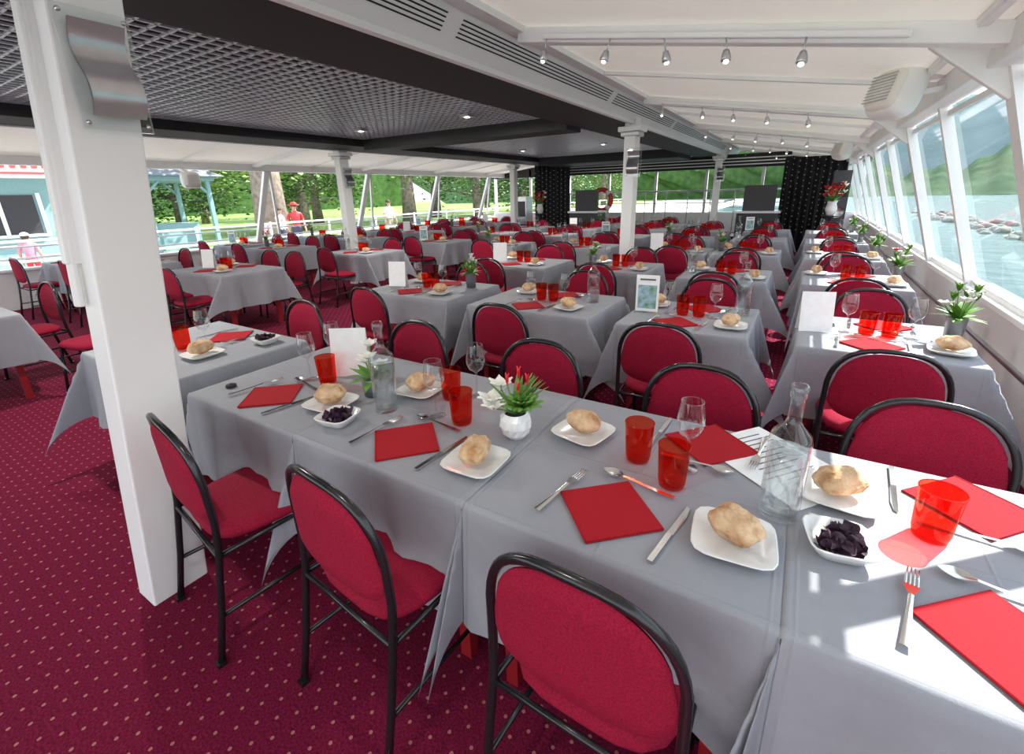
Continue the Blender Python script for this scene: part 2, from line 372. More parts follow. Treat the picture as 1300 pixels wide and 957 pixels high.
# track spots
b=MB(); b.tube([(0,0,.0),(0,0,-.10)],.006,'silver'); b.lathe([(.0,-.09),(.02,-.092),(.032,-.13),(.036,-.16),(.03,-.165),(0,-.165)],'silver',14); b.ball((0,0,-.172),(.02,.02,.014),'chromeb',8,6)
sm=b.mesh('ceiling_spotlight')
for y in ribs[1:]:
    for x in (-1.57,-1.14,-.82,-.49,-.117):
        o=inst('ceiling_spotlight',sm,(x,y-.1,2.55-(x+1.6)*(.31/1.9)),U(0,6),.75); o.rotation_euler=(U(-.3,.3),U(-.3,.3),0)
b=MB()
def fs(d):
    return (abs(d.x)**4+abs(d.y)**4+abs(d.z)**4)**(-1/4)
b.ball((0,0,0),(.09,.155,.15),'white',24,16,fs); b.ball((-.045,0,0),(.08,.13,.125),'cream',24,16,fs)
for i in range(9): b.box((-.127,0,-.08+.02*i),(.006,.2,.006),'silver')
b.beam((.05,0,.1),(.25,0,.2),.05,.05,'white'); b.beam((.05,-.10,0),(.25,-.10,.1),.03,.03,'white')
sp=b.mesh('wall_loudspeaker')
for y in (4.2,10.2):
    o=inst('wall_loudspeaker',sp,(.40,y,2.16),0,1); o.rotation_euler=(0,.3,.6)
o=inst('wall_loudspeaker',sp,(-9.9,4.6,2.0),pi,1)

b=MB(); b.box((0,0,0),(.13,.13,.03),'silver'); b.box((0,0,-.018),(.05,.05,.01),'chromeb'); dl=b.mesh('ceiling_downlight')
for x in (-5.6,-3.7):
    for y in (1.2,5.0,9.6):
        inst('ceiling_downlight',dl,(x,y,2.525))
def area(name,loc,size,e,c=(1,.96,.9),rot=(0,0,0)):
    l=bpy.data.lights.new(name,'AREA'); l.shape='DISK'; l.size=size; l.energy=e; l.color=c
    o=bpy.data.objects.new(name,l); o.location=loc; o.rotation_euler=rot; col.objects.link(o); return o
for x in (-5.6,-3.7):
    for y in (1.2,5.0,9.6): area('ceiling_lamp',(x,y,2.49),.08,38)
for y in ribs[1:4]: area('track_lamp',(-.8,y-.1,2.2),.06,7)

# ------------------------------------------------------------ table
def table_mesh(hx,hy,O=.42,seamL=False,seamR=False,seed=0):
    rnd=random.Random(seed); b=MB(); z=.75
    def samples(h):
        inn=[-h+.012,-h*.66,-h*.33,0,h*.33,h*.66,h-.012]
        inn=sorted(inn+[-h*.9,-h*.78,-h*.54,-h*.44,-h*.22,-h*.11,h*.11,h*.22,h*.44,h*.54,h*.78,h*.9])
        out=[.0,.012,.05,.10,.15,.20,.25,.30,.35,O]
        return [-h-o for o in reversed(out)]+inn+[h+o for o in out]
    xs=samples(hx); ys=samples(hy); ph=[rnd.uniform(0,6) for _ in range(8)]; amp=.038
    tw=[rnd.uniform(-.3,.3) for _ in range(4)]
    def flare(d): return .006+.07*d
    def P(a,c):
        ex=max(0,abs(a)-hx); ey=max(0,abs(c)-hy); sx=1 if a>0 else -1; sy=1 if c>0 else -1
        seam=(sx<0 and seamL) or (sx>0 and seamR)
        if ex==0 and ey==0: return (a,c,z)
        if ey==0:
            if seam: return (sx*hx,c,z-ex)
            rp=amp*(ex/O)*(math.sin(c/hy*6+ph[2 if sx>0 else 3])+.5*math.sin(c/hy*13+ph[6]))*(1-(abs(c)/hy)**4)
            return (sx*(hx+flare(ex)+rp),c,z-ex)
        if ex==0:
            e4=(1-(abs(a)/hx)**4)
            rp=amp*(ey/O)*(math.sin(a/hx*6+ph[4 if sy>0 else 5])+.5*math.sin(a/hx*13+ph[7]))*e4
            return (a,sy*(hy+flare(ey)+rp),z-ey)
        r=math.hypot(ex,ey); th=math.atan2(ey,ex); w=math.sin(2*th); lo=.34*r*w
        ci=(0 if sx>0 else 1)+(0 if sy>0 else 2)
        if seam:
            return (sx*hx-(.12+tw[ci]*.3)*r*w,sy*(hy+flare(r)*math.sin(th)**2+lo*.9),z-r*.97)
        t=tw[ci]*r*w
        return (sx*(hx+flare(r)*math.cos(th)**2+lo*.72+t),sy*(hy+flare(r)*math.sin(th)**2+lo*.72-t),z-r*.97)
    nx,ny=len(xs),len(ys)
    vs=[P(a,c) for a in xs for c in ys]
    fs=[(i*ny+j,(i+1)*ny+j,(i+1)*ny+j+1,i*ny+j+1) for i in range(nx-1) for j in range(ny-1)]
    b.add(vs,fs,'cloth',True)
    b.box((0,0,.733),(hx*2-.01,hy*2-.01,.026),'redleg')
    for i in(-1,1):
        for j in(-1,1): b.box((i*(hx-.1),j*(hy-.1),.36),(.045,.045,.72),'redleg')
    return b.mesh('dining_table')
# ------------------------------------------------------------ chair
def chair_mesh():
    b=MB(); r=.0125
    def sq(a,n=4.): 
        x,y=math.cos(a),math.sin(a); m_=(abs(x)**n+abs(y)**n)**(-1/n); return x*m_,y*m_
    prof=[(0,.432),(.85,.432),(.97,.438),(1.,.452),(.985,.468),(.92,.480),(.7,.488),(0,.492)]
    n=28; vs=[]
    for rr_,z in prof:
        for j in range(n):
            x,y=sq(2*pi*j/n); yy=y*.205*rr_; wx=.218-.015*(-y)
            vs.append((x*wx*rr_,yy,z))
    fs=[(i*n+j,i*n+(j+1)%n,(i+1)*n+(j+1)%n,(i+1)*n+j) for i in range(len(prof)-1) for j in range(n)]
    b.add(vs,fs,'redfab',True)
    def yb(x,z): return -.20-.03*max(0,z-.5)-.03*(1-(x/.225)**2)*min(1,max(0,(z-.45)/.15))
    pts=[(-.228,-.29,0),(-.226,-.25,.2),(-.225,-.21,.45),(-.228,yb(-.225,.56),.56)]
    for i in range(1,20):
        a=pi*i/20; x=-.228*math.copysign(abs(math.cos(a))**.75,math.cos(a)); z=.64+.25*math.sin(a)**.8
        pts.append((x,yb(x,z),z))
    pts+=[(.228,yb(.225,.56),.56),(.225,-.21,.45),(.226,-.25,.2),(.228,-.29,0)]
    b.tube(pts,r,'black',8)
    for side in(-1,1):
        def fn(u,v):
            s=-1+2*u; s*=.999; x=.213*s; c=max(0,1-abs(s)**2.6)**.5
            zt=.655+.220*c; zb=.61-.090*c; z=zb+(zt-zb)*v
            th=.014*min(1,8*min(v,1-v)+.15)*min(1,6*(1-abs(s))+.15)
            return (x,yb(x,z)+side*th,z)
        b.grid(fn,24,12,'redfab')
    for sx in(-1,1):
        b.tube([(sx*.205,.16,.43),(sx*.212,.185,.22),(sx*.215,.21,0)],r,'black',8)
        b.tube([(sx*.222,-.21,.425),(sx*.21,.165,.425)],r*.8,'black',6)
        b.tube([(sx*.225,-.25,.19),(sx*.212,.19,.19)],r*.7,'black',6)
        b.box((sx*.215,.21,.008),(.03,.03,.016),'black'); b.box((sx*.228,-.29,.008),(.03,.03,.016),'black')
    b.tube([(-.205,.16,.425),(.205,.16,.425)],r*.8,'black',6); b.tube([(-.222,-.215,.425),(.222,-.215,.425)],r*.8,'black',6)
    return b.mesh('dining_chair')
CH=chair_mesh()
def chair(x,y,face=1,j=0.06,rz=None):
    rot=(0 if face>0 else pi)+(U(-j,j) if rz is None else rz)
    inst('dining_chair',CH,(x,y,0),rot)
# ------------------------------------------------------------ tableware
b=MB(); b.lathe([(0,0.001),(.036,.001),(.034,.004),(.008,.009),(.0045,.02),(.004,.10),(.008,.11),(.03,.125),(.042,.155),(.040,.19),(.033,.235)],'glass',24); b.tube([(.033*math.cos(a),.033*math.sin(a),.235) for a in [2*pi*i/24 for i in range(24)]],.0012,'glass',5,closed=True); GL=b.mesh('wine_glass')
b=MB(); b.lathe([(0,.001),(.036,.001),(.040,.02),(.046,.135)],'redgl',28); b.lathe([(0,.014),(.036,.014)],'redgl',28); b.tube([(.046*math.cos(a),.046*math.sin(a),.135) for a in [2*pi*i/24 for i in range(24)]],.0014,'redgl',5,closed=True); TU=b.mesh('red_tumbler')
b=MB(); b.lathe([(0,.001),(.046,.001),(.049,.006),(.050,.225),(.045,.245),(.022,.27),(.017,.285),(.0165,.345),(.02,.35),(.021,.375),(.018,.38),(.014,.38)],'bottle',28)
b.lathe([(0,.013),(.044,.014),(.0455,.2),(0,.2)],'water',24); BO=b.mesh('water_bottle')
b=MB(); b.lathe([(0,.004),(.055,.004),(.06,.0),(.066,.004),(.095,.02),(.097,.023),(.094,.024),(.068,.010),(0,.009)],'porc',32,sq=5,rot=0); PL=b.mesh('square_plate')
b=MB(); b.lathe([(0,0),(.04,0),(.05,.004),(.07,.035),(.072,.04),(.068,.04),(.048,.01),(0,.008)],'porc',32,sq=5)
for i in range(26):
    T=Matrix.Translation((U(-.035,.035),U(-.035,.035),U(.018,.045)))@Matrix.Rotation(U(0,6),4,'Z')@Matrix.Rotation(U(-.9,.9),4,'X')
    ph_=U(0,6)
    b.grid(lambda u,v,ph_=ph_:((u-.5)*.045,(v-.5)*.038*(1-(2*u-1)**2*.6),.008*math.sin(u*5+ph_)+.006*math.cos(v*6)),5,5,'crisp',True,T)
BW=b.mesh('bowl_of_crisps')
def bun(seed):
    rn=random.Random(seed); k_=[rn.uniform(3,7) for _ in range(6)]
    b=MB()
    def q(d): 
        v=1+.05*math.sin(d.x*k_[0]+k_[3])+.05*math.sin(d.y*k_[1]+k_[4])+.03*math.sin(d.z*k_[2]*2)+.015*math.sin(d.x*19+d.y*13+k_[5])+.01*math.sin(d.y*27-d.x*11)
        if d.z>0: v-=.16*math.exp(-((d.y-.1-.12*math.sin(d.x*4))/.10)**2)*d.z
        if d.z<0: v*=1-.25*abs(d.z)
        return v
    b.ball((0,0,.044),(.068,.050,.044),'bread',40,26,q); return b.mesh('bread_roll')
BR=[bun(i) for i in range(4)]
def fork():
    b=MB()
    b.grid(lambda u,v:((u-.5)*(.010+.010*max(0,1-v*1.3)),-.125+.15*v,.004+.002*math.cos((u-.5)*pi)+.006*v*v),4,10,'steel')
    b.grid(lambda u,v:((u-.5)*(.010+.018*math.sin(min(1,v*1.2)*pi/2)),.025+.04*v,.012-.006*v),4,6,'steel')
    for i in range(4): 
        x=-.0105+.007*i; b.tube([(x,.063,.006),(x,.095,.006),(x*.95,.118,.010)],[.0026,.0024,.0012],'steel',6)
    return b.mesh('fork')
def knife():
    b=MB(); b.box((0,-.07,.005),(.014,.12,.007),'steel')
    b.add([(-.007,-.01,.003),(.008,-.01,.003),(.010,.08,.003),(.004,.12,.003),(-.006,.125,.003),(-.007,-.01,.007),(.008,-.01,.004),(.010,.08,.004),(.004,.12,.004),(-.006,.125,.005)],[(4,3,2,1,0),(5,6,7,8,9),(0,1,6,5),(1,2,7,6),(2,3,8,7),(3,4,9,8),(4,0,5,9)],'steel')
    return b.mesh('knife')
def spoon():
    b=MB()
    b.grid(lambda u,v:((u-.5)*(.009+.008*max(0,1-v*1.4)),-.12+.16*v,.004+.006*v*v),4,10,'steel')
    b.grid(lambda u,v:(.021*math.sin(pi*max(.02,min(.98,v)))**.7*(2*u-1),.038+.068*v,.010-.007*math.sin(pi*v)*(1-(2*u-1)**2)),8,10,'steel')
    return b.mesh('spoon')
FK,KN,SP=fork(),knife(),spoon()
b=MB(); 
b.box((0,0,.002),(.215,.215,.003),'napkin'); b.box((.001,.001,.005),(.213,.213,.002),'napkin'); b.tube([(-.107,-.107,.0045),(-.107,.107,.0045)],.0035,'napkin',8)
NP=b.mesh('red_napkin')
TZ=.7525
def setting(x,y,d=1,full=True,rz=0):
    def L(dx,dy): 
        c_,s_=math.cos(rz+(0 if d>0 else pi)),math.sin(rz+(0 if d>0 else pi)); return (x+dx*c_-dy*s_,y+dx*s_+dy*c_)
    a=rz+(0 if d>0 else pi)
    inst('red_napkin',NP,(x,y,TZ),a+pi/4)
    if full:
        px,py_=L(-.15,.01); inst('fork',FK,(px,py_,TZ+.006),a-.15)
        px,py_=L(.17,0); inst('knife',KN,(px,py_,TZ),a-.12)
        px,py_=L(.02,.155); inst('spoon',SP,(px,py_,TZ+.004),a+pi/2-.12)
def bread(x,y,i=0,rz=0):
    inst('square_plate',PL,(x,y,TZ),rz); inst('bread_roll',BR[i%4],(x,y,TZ+.008),rz+.5+i*1.3)
def petals(b,c,n,l,w,k,tilt=.5,T0=None):
    for i in range(n):
        T=Matrix.Translation(c)@(T0 or Matrix.Identity(4))@Matrix.Rotation(2*pi*i/n+U(-.2,.2),4,'Z')@Matrix.Rotation(-tilt,4,'Y')
        b.grid(lambda u,v:(l*u,w*math.sin(pi*min(.97,u+.04))*(v-.5),.25*l*math.sin(u*2.2)-.1*l*(2*v-1)**2),6,4,k,True,T)
def vase(kind,seed):
    random.seed(seed); b=MB()
    if kind=='zinc':
        b.lathe([(0,0),(.035,0),(.042,.14),(.044,.145),(.038,.143),(.036,.12),(0,.12)],'potg',24,sq=6)
        for i in range(9):
            a=U(0,6.3); h=U(.17,.30); e=Vector((U(.02,.08)*math.cos(a),U(.02,.08)*math.sin(a),h)); b.tube([(0,0,.12),e*.6+Vector((0,0,.04)),e],.003,'green',5)
            if i<4: petals(b,e,6,.042,.03,'redpet' if (i==1 and seed%2) else 'petal',U(.2,.9))
            else: petals(b,e,5,.05,.022,'green',.9)
        for i in range(26):
            a=U(0,6.3); T=Matrix.Translation((0,0,.13))@Matrix.Rotation(a,4,'Z')@Matrix.Rotation(-U(.4,1.4),4,'Y'); b.grid(lambda u,v:(.11*u,.038*math.sin(pi*min(.97,u+.03))*(v-.5),-.05*u*u),6,3,'green',True,T)
    if kind=='succulent':
        prof=[(0,0),(.03,.0),(.048,.02),(.058,.05),(.055,.08),(.042,.1),(.04,.098),(.04,.085),(0,.085)]
        n=20; vs=[]
        for i,(r_,z_) in enumerate(prof):
            for j in range(n):
                a=2*pi*(j+.5*(i%2))/n; q=1+(.04 if (j+i)%2 else -.02) if 0<i<5 else 1; vs.append((r_*q*math.cos(a),r_*q*math.sin(a),z_))
        b.add(vs,[(i*n+j,i*n+(j+1)%n,(i+1)*n+(j+1)%n,(i+1)*n+j) for i in range(len(prof)-1) for j in range(n)],'potw',False)
        b.disc(.04,'soil',16,(0,0,.088))
        for ring,(n_,l,t) in enumerate([(12,.085,.3),(10,.07,.65),(7,.05,.95),(4,.03,1.3)]): petals(b,Vector((.035,-.01,.115+.006*ring)),n_,l,.036,'green',t)
        for (dx,dy,h) in((-.065,.01,.17),(-.09,-.02,.13),(-.06,-.05,.12)):
            e=Vector((dx,dy,h)); b.tube([(0,0,.09),e*.5+Vector((0,0,.05)),e],.003,'green',5); petals(b,e,6,.06,.042,'petal',U(.1,.8))
        for (dx,dy,h) in((.0,.03,.22),(.035,.03,.20),(-.03,.0,.20),(.02,-.01,.18)):
            e=Vector((dx,dy,h)); b.tube([(0,0,.09),e*.6+Vector((0,0,.03)),e],.003,'green',5); petals(b,e,2,.045,.016,'redpet',1.25)
        for i in range(18):
            a=U(0,6.3); T=Matrix.Translation((0,0,.1))@Matrix.Rotation(a,4,'Z')@Matrix.Rotation(-U(.8,1.35),4,'Y'); b.grid(lambda u,v:(.15*u,.024*math.sin(pi*min(.97,u+.03))*(v-.5),-.03*u*u),6,3,'green',True,T)
    if kind=='orchid':
        b.lathe([(0,0),(.032,0),(.036,.05),(.037,.07),(.033,.07),(.03,.06),(0,.06)],'potg',20)
        for i in range(14):
            a=U(0,6.3); T=Matrix.Translation((0,0,.06))@Matrix.Rotation(a,4,'Z')@Matrix.Rotation(-U(.3,1.2),4,'Y'); b.grid(lambda u,v:(.09*u,.035*math.sin(pi*min(.97,u+.03))*(v-.5),-.04*u*u),6,3,'green',True,T)
        for (dx,dy,h) in((0,.01,.20),(.02,-.02,.16),(-.02,.0,.13),(.03,.02,.12)):
            e=Vector((dx,dy,h)); b.tube([(0,0,.06),e],.003,'green',5); petals(b,e,5,.04,.035,'petal',.3)
    return b.mesh('flower_vase')
VA=[vase('zinc',i) for i in range(4)]; VS=vase('succulent',11); VO=vase('orchid',12)
random.seed(5)
b=MB()
b.add([(-.09,-.035,0),(.09,-.035,0),(.09,0,.24),(-.09,0,.24),(-.09,.035,0),(.09,.035,0)],[(0,1,2,3),(3,2,5,4)],'paper'); TC=b.mesh('tent_card')
b=MB(); b.box((0,0,.14),(.16,.012,.26),'paper'); b.box((0,-.0075,.115),(.13,.003,.17),'pic'); b.box((0,-.0075,.24),(.11,.002,.012),'ink'); b.box((0,.0,.006),(.17,.07,.012),'glass'); PC=b.mesh('picture_stand')
b=MB(); b.box((0,0,.001),(.24,.33,.0015),'paper')
for i in range(13): b.box((U(-.02,.02),.13-i*.02,.0022),(U(.08,.18),.004,.0006),'ink')
MN=b.mesh('printed_menu')
b=MB(); b.lathe([(0,0),(.022,0),(.024,.004),(.022,.012),(0,.013)],'blackm',20); b.ball((0,0,.012),(.007,.007,.005),'black',8,6); PK=b.mesh('table_call_button')

# ------------------------------------------------------------ front tables
fx=[-1.935,-1.13,-.325,.48]
tm=[table_mesh(.4045,.41,.42,i>0,i<3,seed=20+i) for i in range(4)]
for i,x in enumerate(fx): inst('dining_table',tm[i],(x,1.28,.0015*(i%2)))
for x,y in [(-1.97,1.26),(-1.16,1.26),(-1.13,1.5),(-.21,1.36),(-2.02,1.45)]: inst('wine_glass',GL,(x,y,TZ))
for x,y in [(-1.85,1.27),(-1.03,1.26),(-1.21,1.42),(-.36,1.34),(-.23,1.25),(.38,1.35)]: inst('red_tumbler',TU,(x,y,TZ))
for x,y in [(-1.38,1.20),(.05,1.26)]: inst('water_bottle',BO,(x,y,TZ))
inst('flower_vase',VO,(-1.55,1.28,TZ),0,1.15); inst('flower_vase',VS,(-.79,1.27,TZ),0)
inst('tent_card',TC,(-1.84,1.41,TZ),.55)
for i,(x,y,r) in enumerate([(-1.62,1.11,.1),(-.81,1.05,.05),(-.58,1.40,-.2),(-1.37,1.40,.1),(-.04,1.08,.1),(.19,1.42,-.1)]): bread(x,y,i,r)
for x,y in [(-1.46,1.02),(.18,1.18)]: inst('bowl_of_crisps',BW,(x,y,TZ),.2)
for x in (-1.95,-1.12,-.35,.45): setting(x,1.045,1,rz=U(-.06,.06))
for x,y in ((-.17,1.55),(.5,1.55)): setting(x,y,-1,rz=U(-.06,.06))
inst('printed_menu',MN,(.03,1.53,TZ+.0005),.9,1.2)
inst('table_call_button',PK,(-2.23,1.01,TZ))
for x,y,rz in ((-1.76,.79,-.14),(-1.00,.85,-.10),(-.28,.89,-.03)): chair(x,y,1,rz=rz)
for x in (-1.87,-1.03,-.27,.47): chair(x,1.70,-1,.03)
# ------------------------------------------------------------ other tables
TS=[table_mesh(.4,.4,.42,seed=i) for i in range(3)]; TW=[table_mesh(.52,.4,.42,seed=5+i) for i in range(3)]; TL=table_mesh(.62,.4,.42,seed=9)
def tableset(x,y,wide=0,lvl=2,near=True,far=True,seed=0,var=0):
    rn=random.Random(seed)
    me=(TS,TW)[wide][seed%3] if wide<2 else TL
    inst('dining_table',me,(x,y,0))
    if wide==2:
        for dx in(-.3,.3):
            if near: chair(x+dx,y-.58,1)
            if far: chair(x+dx,y+.58,-1)
    else:
        if near: chair(x+rn.uniform(-.05,.05),y-.56,1)
        if far: chair(x+rn.uniform(-.05,.05),y+.50,-1)
    for d in(1,-1):
        setting(x-.05*d,y-.235*d,d,full=lvl>1,rz=rn.uniform(-.08,.08))
        inst('wine_glass',GL,(x+.155*d,y+.005,TZ)); inst('red_tumbler',TU,(x+.055*d,y+.005,TZ))
        if lvl>0: bread(x+.285*d,y-.2*d,rn.randint(0,3),rn.uniform(-.2,.2))
    if var==2: return
    q=seed%3; p=(x-.325,y-.05,TZ)
    if var==1 or q==0: inst('water_bottle',BO,p)
    if var!=1 and q==1: inst('flower_vase',VA[seed%4],p,rn.uniform(0,6),.9)
    if q==2: inst('picture_stand' if seed%2 else 'tent_card',PC if seed%2 else TC,p,.4)
inst('dining_table',TW[0],(-3.1,1.26,0)); chair(-3.05,1.76,-1); 
for p in ((-3.25,1.15),(-3.0,1.28)): inst('wine_glass',GL,(*p,TZ))
inst('red_tumbler',TU,(-3.12,1.2,TZ)); bread(-2.85,1.18,1); setting(-3.1,1.47,-1); inst('bowl_of_crisps',BW,(-2.75,1.5,TZ))
tableset(-6.1,.6,2,0,False,False,seed=4,var=2); chair(-5.2,1.35,-1,rz=.2); chair(-6.2,1.15,-1)
# row 2
RX=.46
tableset(RX,3.31,0,2,True,True,seed=1,var=2); inst('flower_vase',VA[0],(.79,3.34,TZ)); inst('tent_card',TC,(.14,3.28,TZ),.3)
tableset(-.59,3.31,0,2,True,True,seed=3,var=2); inst('picture_stand',PC,(-.89,3.28,TZ),.1); inst('water_bottle',BO,(-.28,3.48,TZ))
tableset(-1.72,3.31,1,2,True,True,seed=6,var=2); inst('water_bottle',BO,(-1.36,3.42,TZ))
tableset(-3.0,3.33,1,2,True,True,seed=7,var=2); inst('flower_vase',VA[2],(-2.64,3.50,TZ)); inst('tent_card',TC,(-3.37,3.27,TZ),.3)
tableset(-6.45,3.2,2,1,True,True,seed=8); tableset(-8.5,2.9,1,1,seed=9); tableset(-9.8,2.7,0,1,seed=10)
sd=11
for y in (5.25,7.15,9.05,10.9,12.6):
    for x,w in ((RX,0),(-.62,0),(-1.5 if y>6 and y<8 else -1.78,0),(-3.05,1),(-4.55,0),(-6.2,1),(-8.4,1),(-9.8,0)):
        if y>12 and (x>-2 or -7.6<x<-5.5): continue
        if abs(x+4.55)<.1 and y<6: continue
        v=2 if x>0 else 0
        yy=y+(.05 if sd%2 else -.05)
        tableset(x,yy,w,1 if y<8 else 0,seed=sd,var=v)
        if v: inst('flower_vase',VA[sd%4],(.79,yy+.06,TZ))
        sd+=1
b=MB(); b.lathe([(0,0),(.18,0),(.18,.02),(.03,.04),(.03,.95),(.16,.98),(.16,1.0),(0,1.0)],'dark',20); b.lathe([(0,1.0),(.07,1.0),(.11,1.12),(.08,1.25),(.1,1.28),(0,1.26)],'potw',20)
for i in range(26):
    a=U(0,6.3);h=U(1.35,1.62);e=Vector((U(.02,.2)*math.cos(a),U(.02,.2)*math.sin(a),h)); b.tube([(0,0,1.25),e],.004,'green',5); petals(b,e,7,.07,.05,'redpet' if i%4 else 'petal',.7)
for i in range(20):
    a=U(0,6.3); T=Matrix.Translation((0,0,1.27))@Matrix.Rotation(a,4,'Z')@Matrix.Rotation(-U(.3,1.2),4,'Y'); b.grid(lambda u,v:(.22*u,.06*math.sin(pi*min(.97,u+.03))*(v-.5),-.05*u*u),6,3,'green',True,T)
fm=b.mesh('flower_arrangement'); inst('flower_arrangement',fm,(.45,12.1,0)); inst('flower_arrangement',fm,(-7.0,13.0,0))

# ------------------------------------------------------------ exterior
b=MB(); b.box((-16,20,-.35),(10,160,.3),'pave'); b.obj('quay')
b=MB(); b.box((-96,20,-.26),(150,220,.12),'grass'); b.obj('lawn')
b=MB(); b.add([(1.4,-60,-1.3),(600,-60,-1.3),(600,900,-1.3),(-11,900,-1.3),(-11,16.3,-1.3),(1.4,16.3,-1.3)],[(0,1,2,3,4,5)],'lake'); b.obj('lake')
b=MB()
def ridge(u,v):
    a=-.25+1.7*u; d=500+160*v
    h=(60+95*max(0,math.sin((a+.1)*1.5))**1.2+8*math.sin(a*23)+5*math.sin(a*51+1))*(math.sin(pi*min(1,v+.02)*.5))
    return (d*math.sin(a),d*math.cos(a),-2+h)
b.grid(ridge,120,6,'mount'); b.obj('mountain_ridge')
b=MB()
def hillf(u,v):
    a=.05+1.45*u; d=150+70*v
    h=(9+12*math.sin((a)*1.3)**2+2.5*math.sin(a*31)+1.5*math.sin(a*83+1)+1.1*math.sin(a*190))*(math.sin(pi*min(1,v*1.0+.02)*.5))
    return (d*math.sin(a),d*math.cos(a),-1.6+h)
b.grid(hillf,300,6,'hill'); b.obj('wooded_hillside')
b=MB()
for i in range(90):
    x=U(9,12);y=26+i*.42+U(-.1,.1);r_=U(.25,.5); b.ball((x,y,-1.35+U(0,.15)),(r_,r_*U(.7,1.1),r_*.6),'stone',7,5,lambda d:1+.15*math.sin(d.x*7+d.y*5))
b.obj('stone_breakwater')
def tree(seed,trunk=.35,H=9.,cr=4.,lm='leafA',low=2.6):
    rn=random.Random(seed); b=MB()
    pts=[(0,0,-.0),(.05,0,H*.2),(-.05,.1,H*.45),(0,0,H*.8)]; b.tube(pts,[trunk*1.25,trunk,trunk*.75,trunk*.2],'bark',12)
    cl=[]
    for i in range(26):
        a=rn.uniform(0,6.3); rr_=cr*rn.uniform(.2,.85); z=rn.uniform(low,H)
        cl.append(Vector((rr_*math.cos(a),rr_*math.sin(a),z)))
    for c in cl[:10]: b.tube([(0,0,c.z*.75),c*.5+Vector((0,0,c.z*.42)),c],[trunk*.3,trunk*.18,.03],'bark',6)
    vs=[];fs=[]
    for c in cl:
        for i in range(210):
            d=Vector((rn.gauss(0,1),rn.gauss(0,1),rn.gauss(0,.7)))*cr*.2; p=c+d; s_=rn.uniform(.08,.17)
            q=Matrix.Rotation(rn.uniform(0,6.3),3,'Z')@Matrix.Rotation(rn.uniform(-1.2,1.2),3,'X')
            o=len(vs)
            for e in((-1,0,0),(0,-.6,.1),(1,0,0),(0,.6,.1)): vs.append(p+q@(Vector(e)*s_))
            fs.append((o,o+1,o+2,o+3))
    b.add(vs,fs,lm); return b.mesh('park_tree')
TR=[tree(1),tree(2,.3,8,3.6,'leafB',1.6),tree(3,.4,11,4.6,'leafA',3.2),tree(4,.3,7,3.5,'leafB',.8)]
inst('park_tree',tree(9,.5,14,5,'leafB',5.5),(-17.5,10.7,-.05))
for i,(x,y) in enumerate([(-25,15.5),(-27,19),(-24,25),(-33,10),(-31,24),(-22,31),(-28,33),(-38,17),(-40,28),(-36,3),(-44,8),(-22,38),(-30,42),(-45,20),(-48,33),(-24,50),(-22,46),(-36,52),(-55,14),(-52,2),(-24,62)]):
    inst('park_tree',TR[i%4],(x+U(-1,1),y+U(-1,1),-.2),U(0,6),U(.85,1.15))
b=MB()
def hz(u,v): 
    x=-70+75*u; return (x-14*v,85+10*math.sin(u*3),-.2+v*(7+1.5*math.sin(u*40)+math.sin(u*97)))
b.grid(hz,160,4,'leafB'); b.obj('distant_tree_line')
b=MB(); b.grid(lambda u,v:(-72+v*2,-25+100*u,-.2+v*(9+1.5*math.sin(u*50)+math.sin(u*117))),160,4,'leafB'); b.obj('distant_tree_line')
b=MB()
b.box((0,0,1.3),(3,3.2,2.6),'turq'); b.box((1.52,0,1.6),(.04,2.2,1.0),'dark'); b.box((1.56,0,1.05),(.3,2.4,.06),'paper')
for y in(-1.2,-.4,.4,1.2): b.box((1.55,y,1.6),(.05,.08,1.1),'paper')
for z in (.2,.5,.8): b.box((1.515,0,z),(.03,3.1,.03),'paper')
b.box((.4,0,2.75),(4,3.8,.45),'paper'); b.box((2.42,0,2.62),(.02,3.6,.06),'kred')
for i in range(16): b.box((2.42,-1.5+i*.2,2.8),(.02,.11,.13),'kred')
b.add([(-1.9,-2,2.97),(2.5,-2,2.97),(2.5,2,2.97),(-1.9,2,2.97),(.3,0,4)],[(0,1,4),(1,2,4),(2,3,4),(3,0,4)],'slate')
b.obj('ticket_kiosk',(-19.5,3.2,-.2))
b=MB()
for x in(-1.3,1.3):
    for y in(-1.1,1.1):
        b.box((x,y,1.3),(.14,.14,2.6),'turq'); b.beam((x,y,2.1),(x,y+(-.5 if y>0 else .5),2.6),.08,.08,'turq')
b.box((0,0,2.68),(3.0,2.6,.16),'turq'); b.add([(-1.8,-1.6,2.76),(1.8,-1.6,2.76),(1.8,1.6,2.76),(-1.8,1.6,2.76),(0,-.4,3.6),(0,.4,3.6)],[(0,1,4),(1,2,5,4),(2,3,5),(3,0,4,5)],'slate')
b.box((0,0,.5),(1.6,1.4,1.0),'turq')
b.obj('park_shelter',(-22,9.1,-.2))
b=MB()
for z in(.55,.95): b.tube([(-13.2,-8,z),(-13.2,40,z)],.025,'white',8)
for i in range(25): b.tube([(-13.2,-8+2*i,-.2),(-13.2,-8+2*i,1.0)],.03,'white',8)
b.obj('quay_railing')
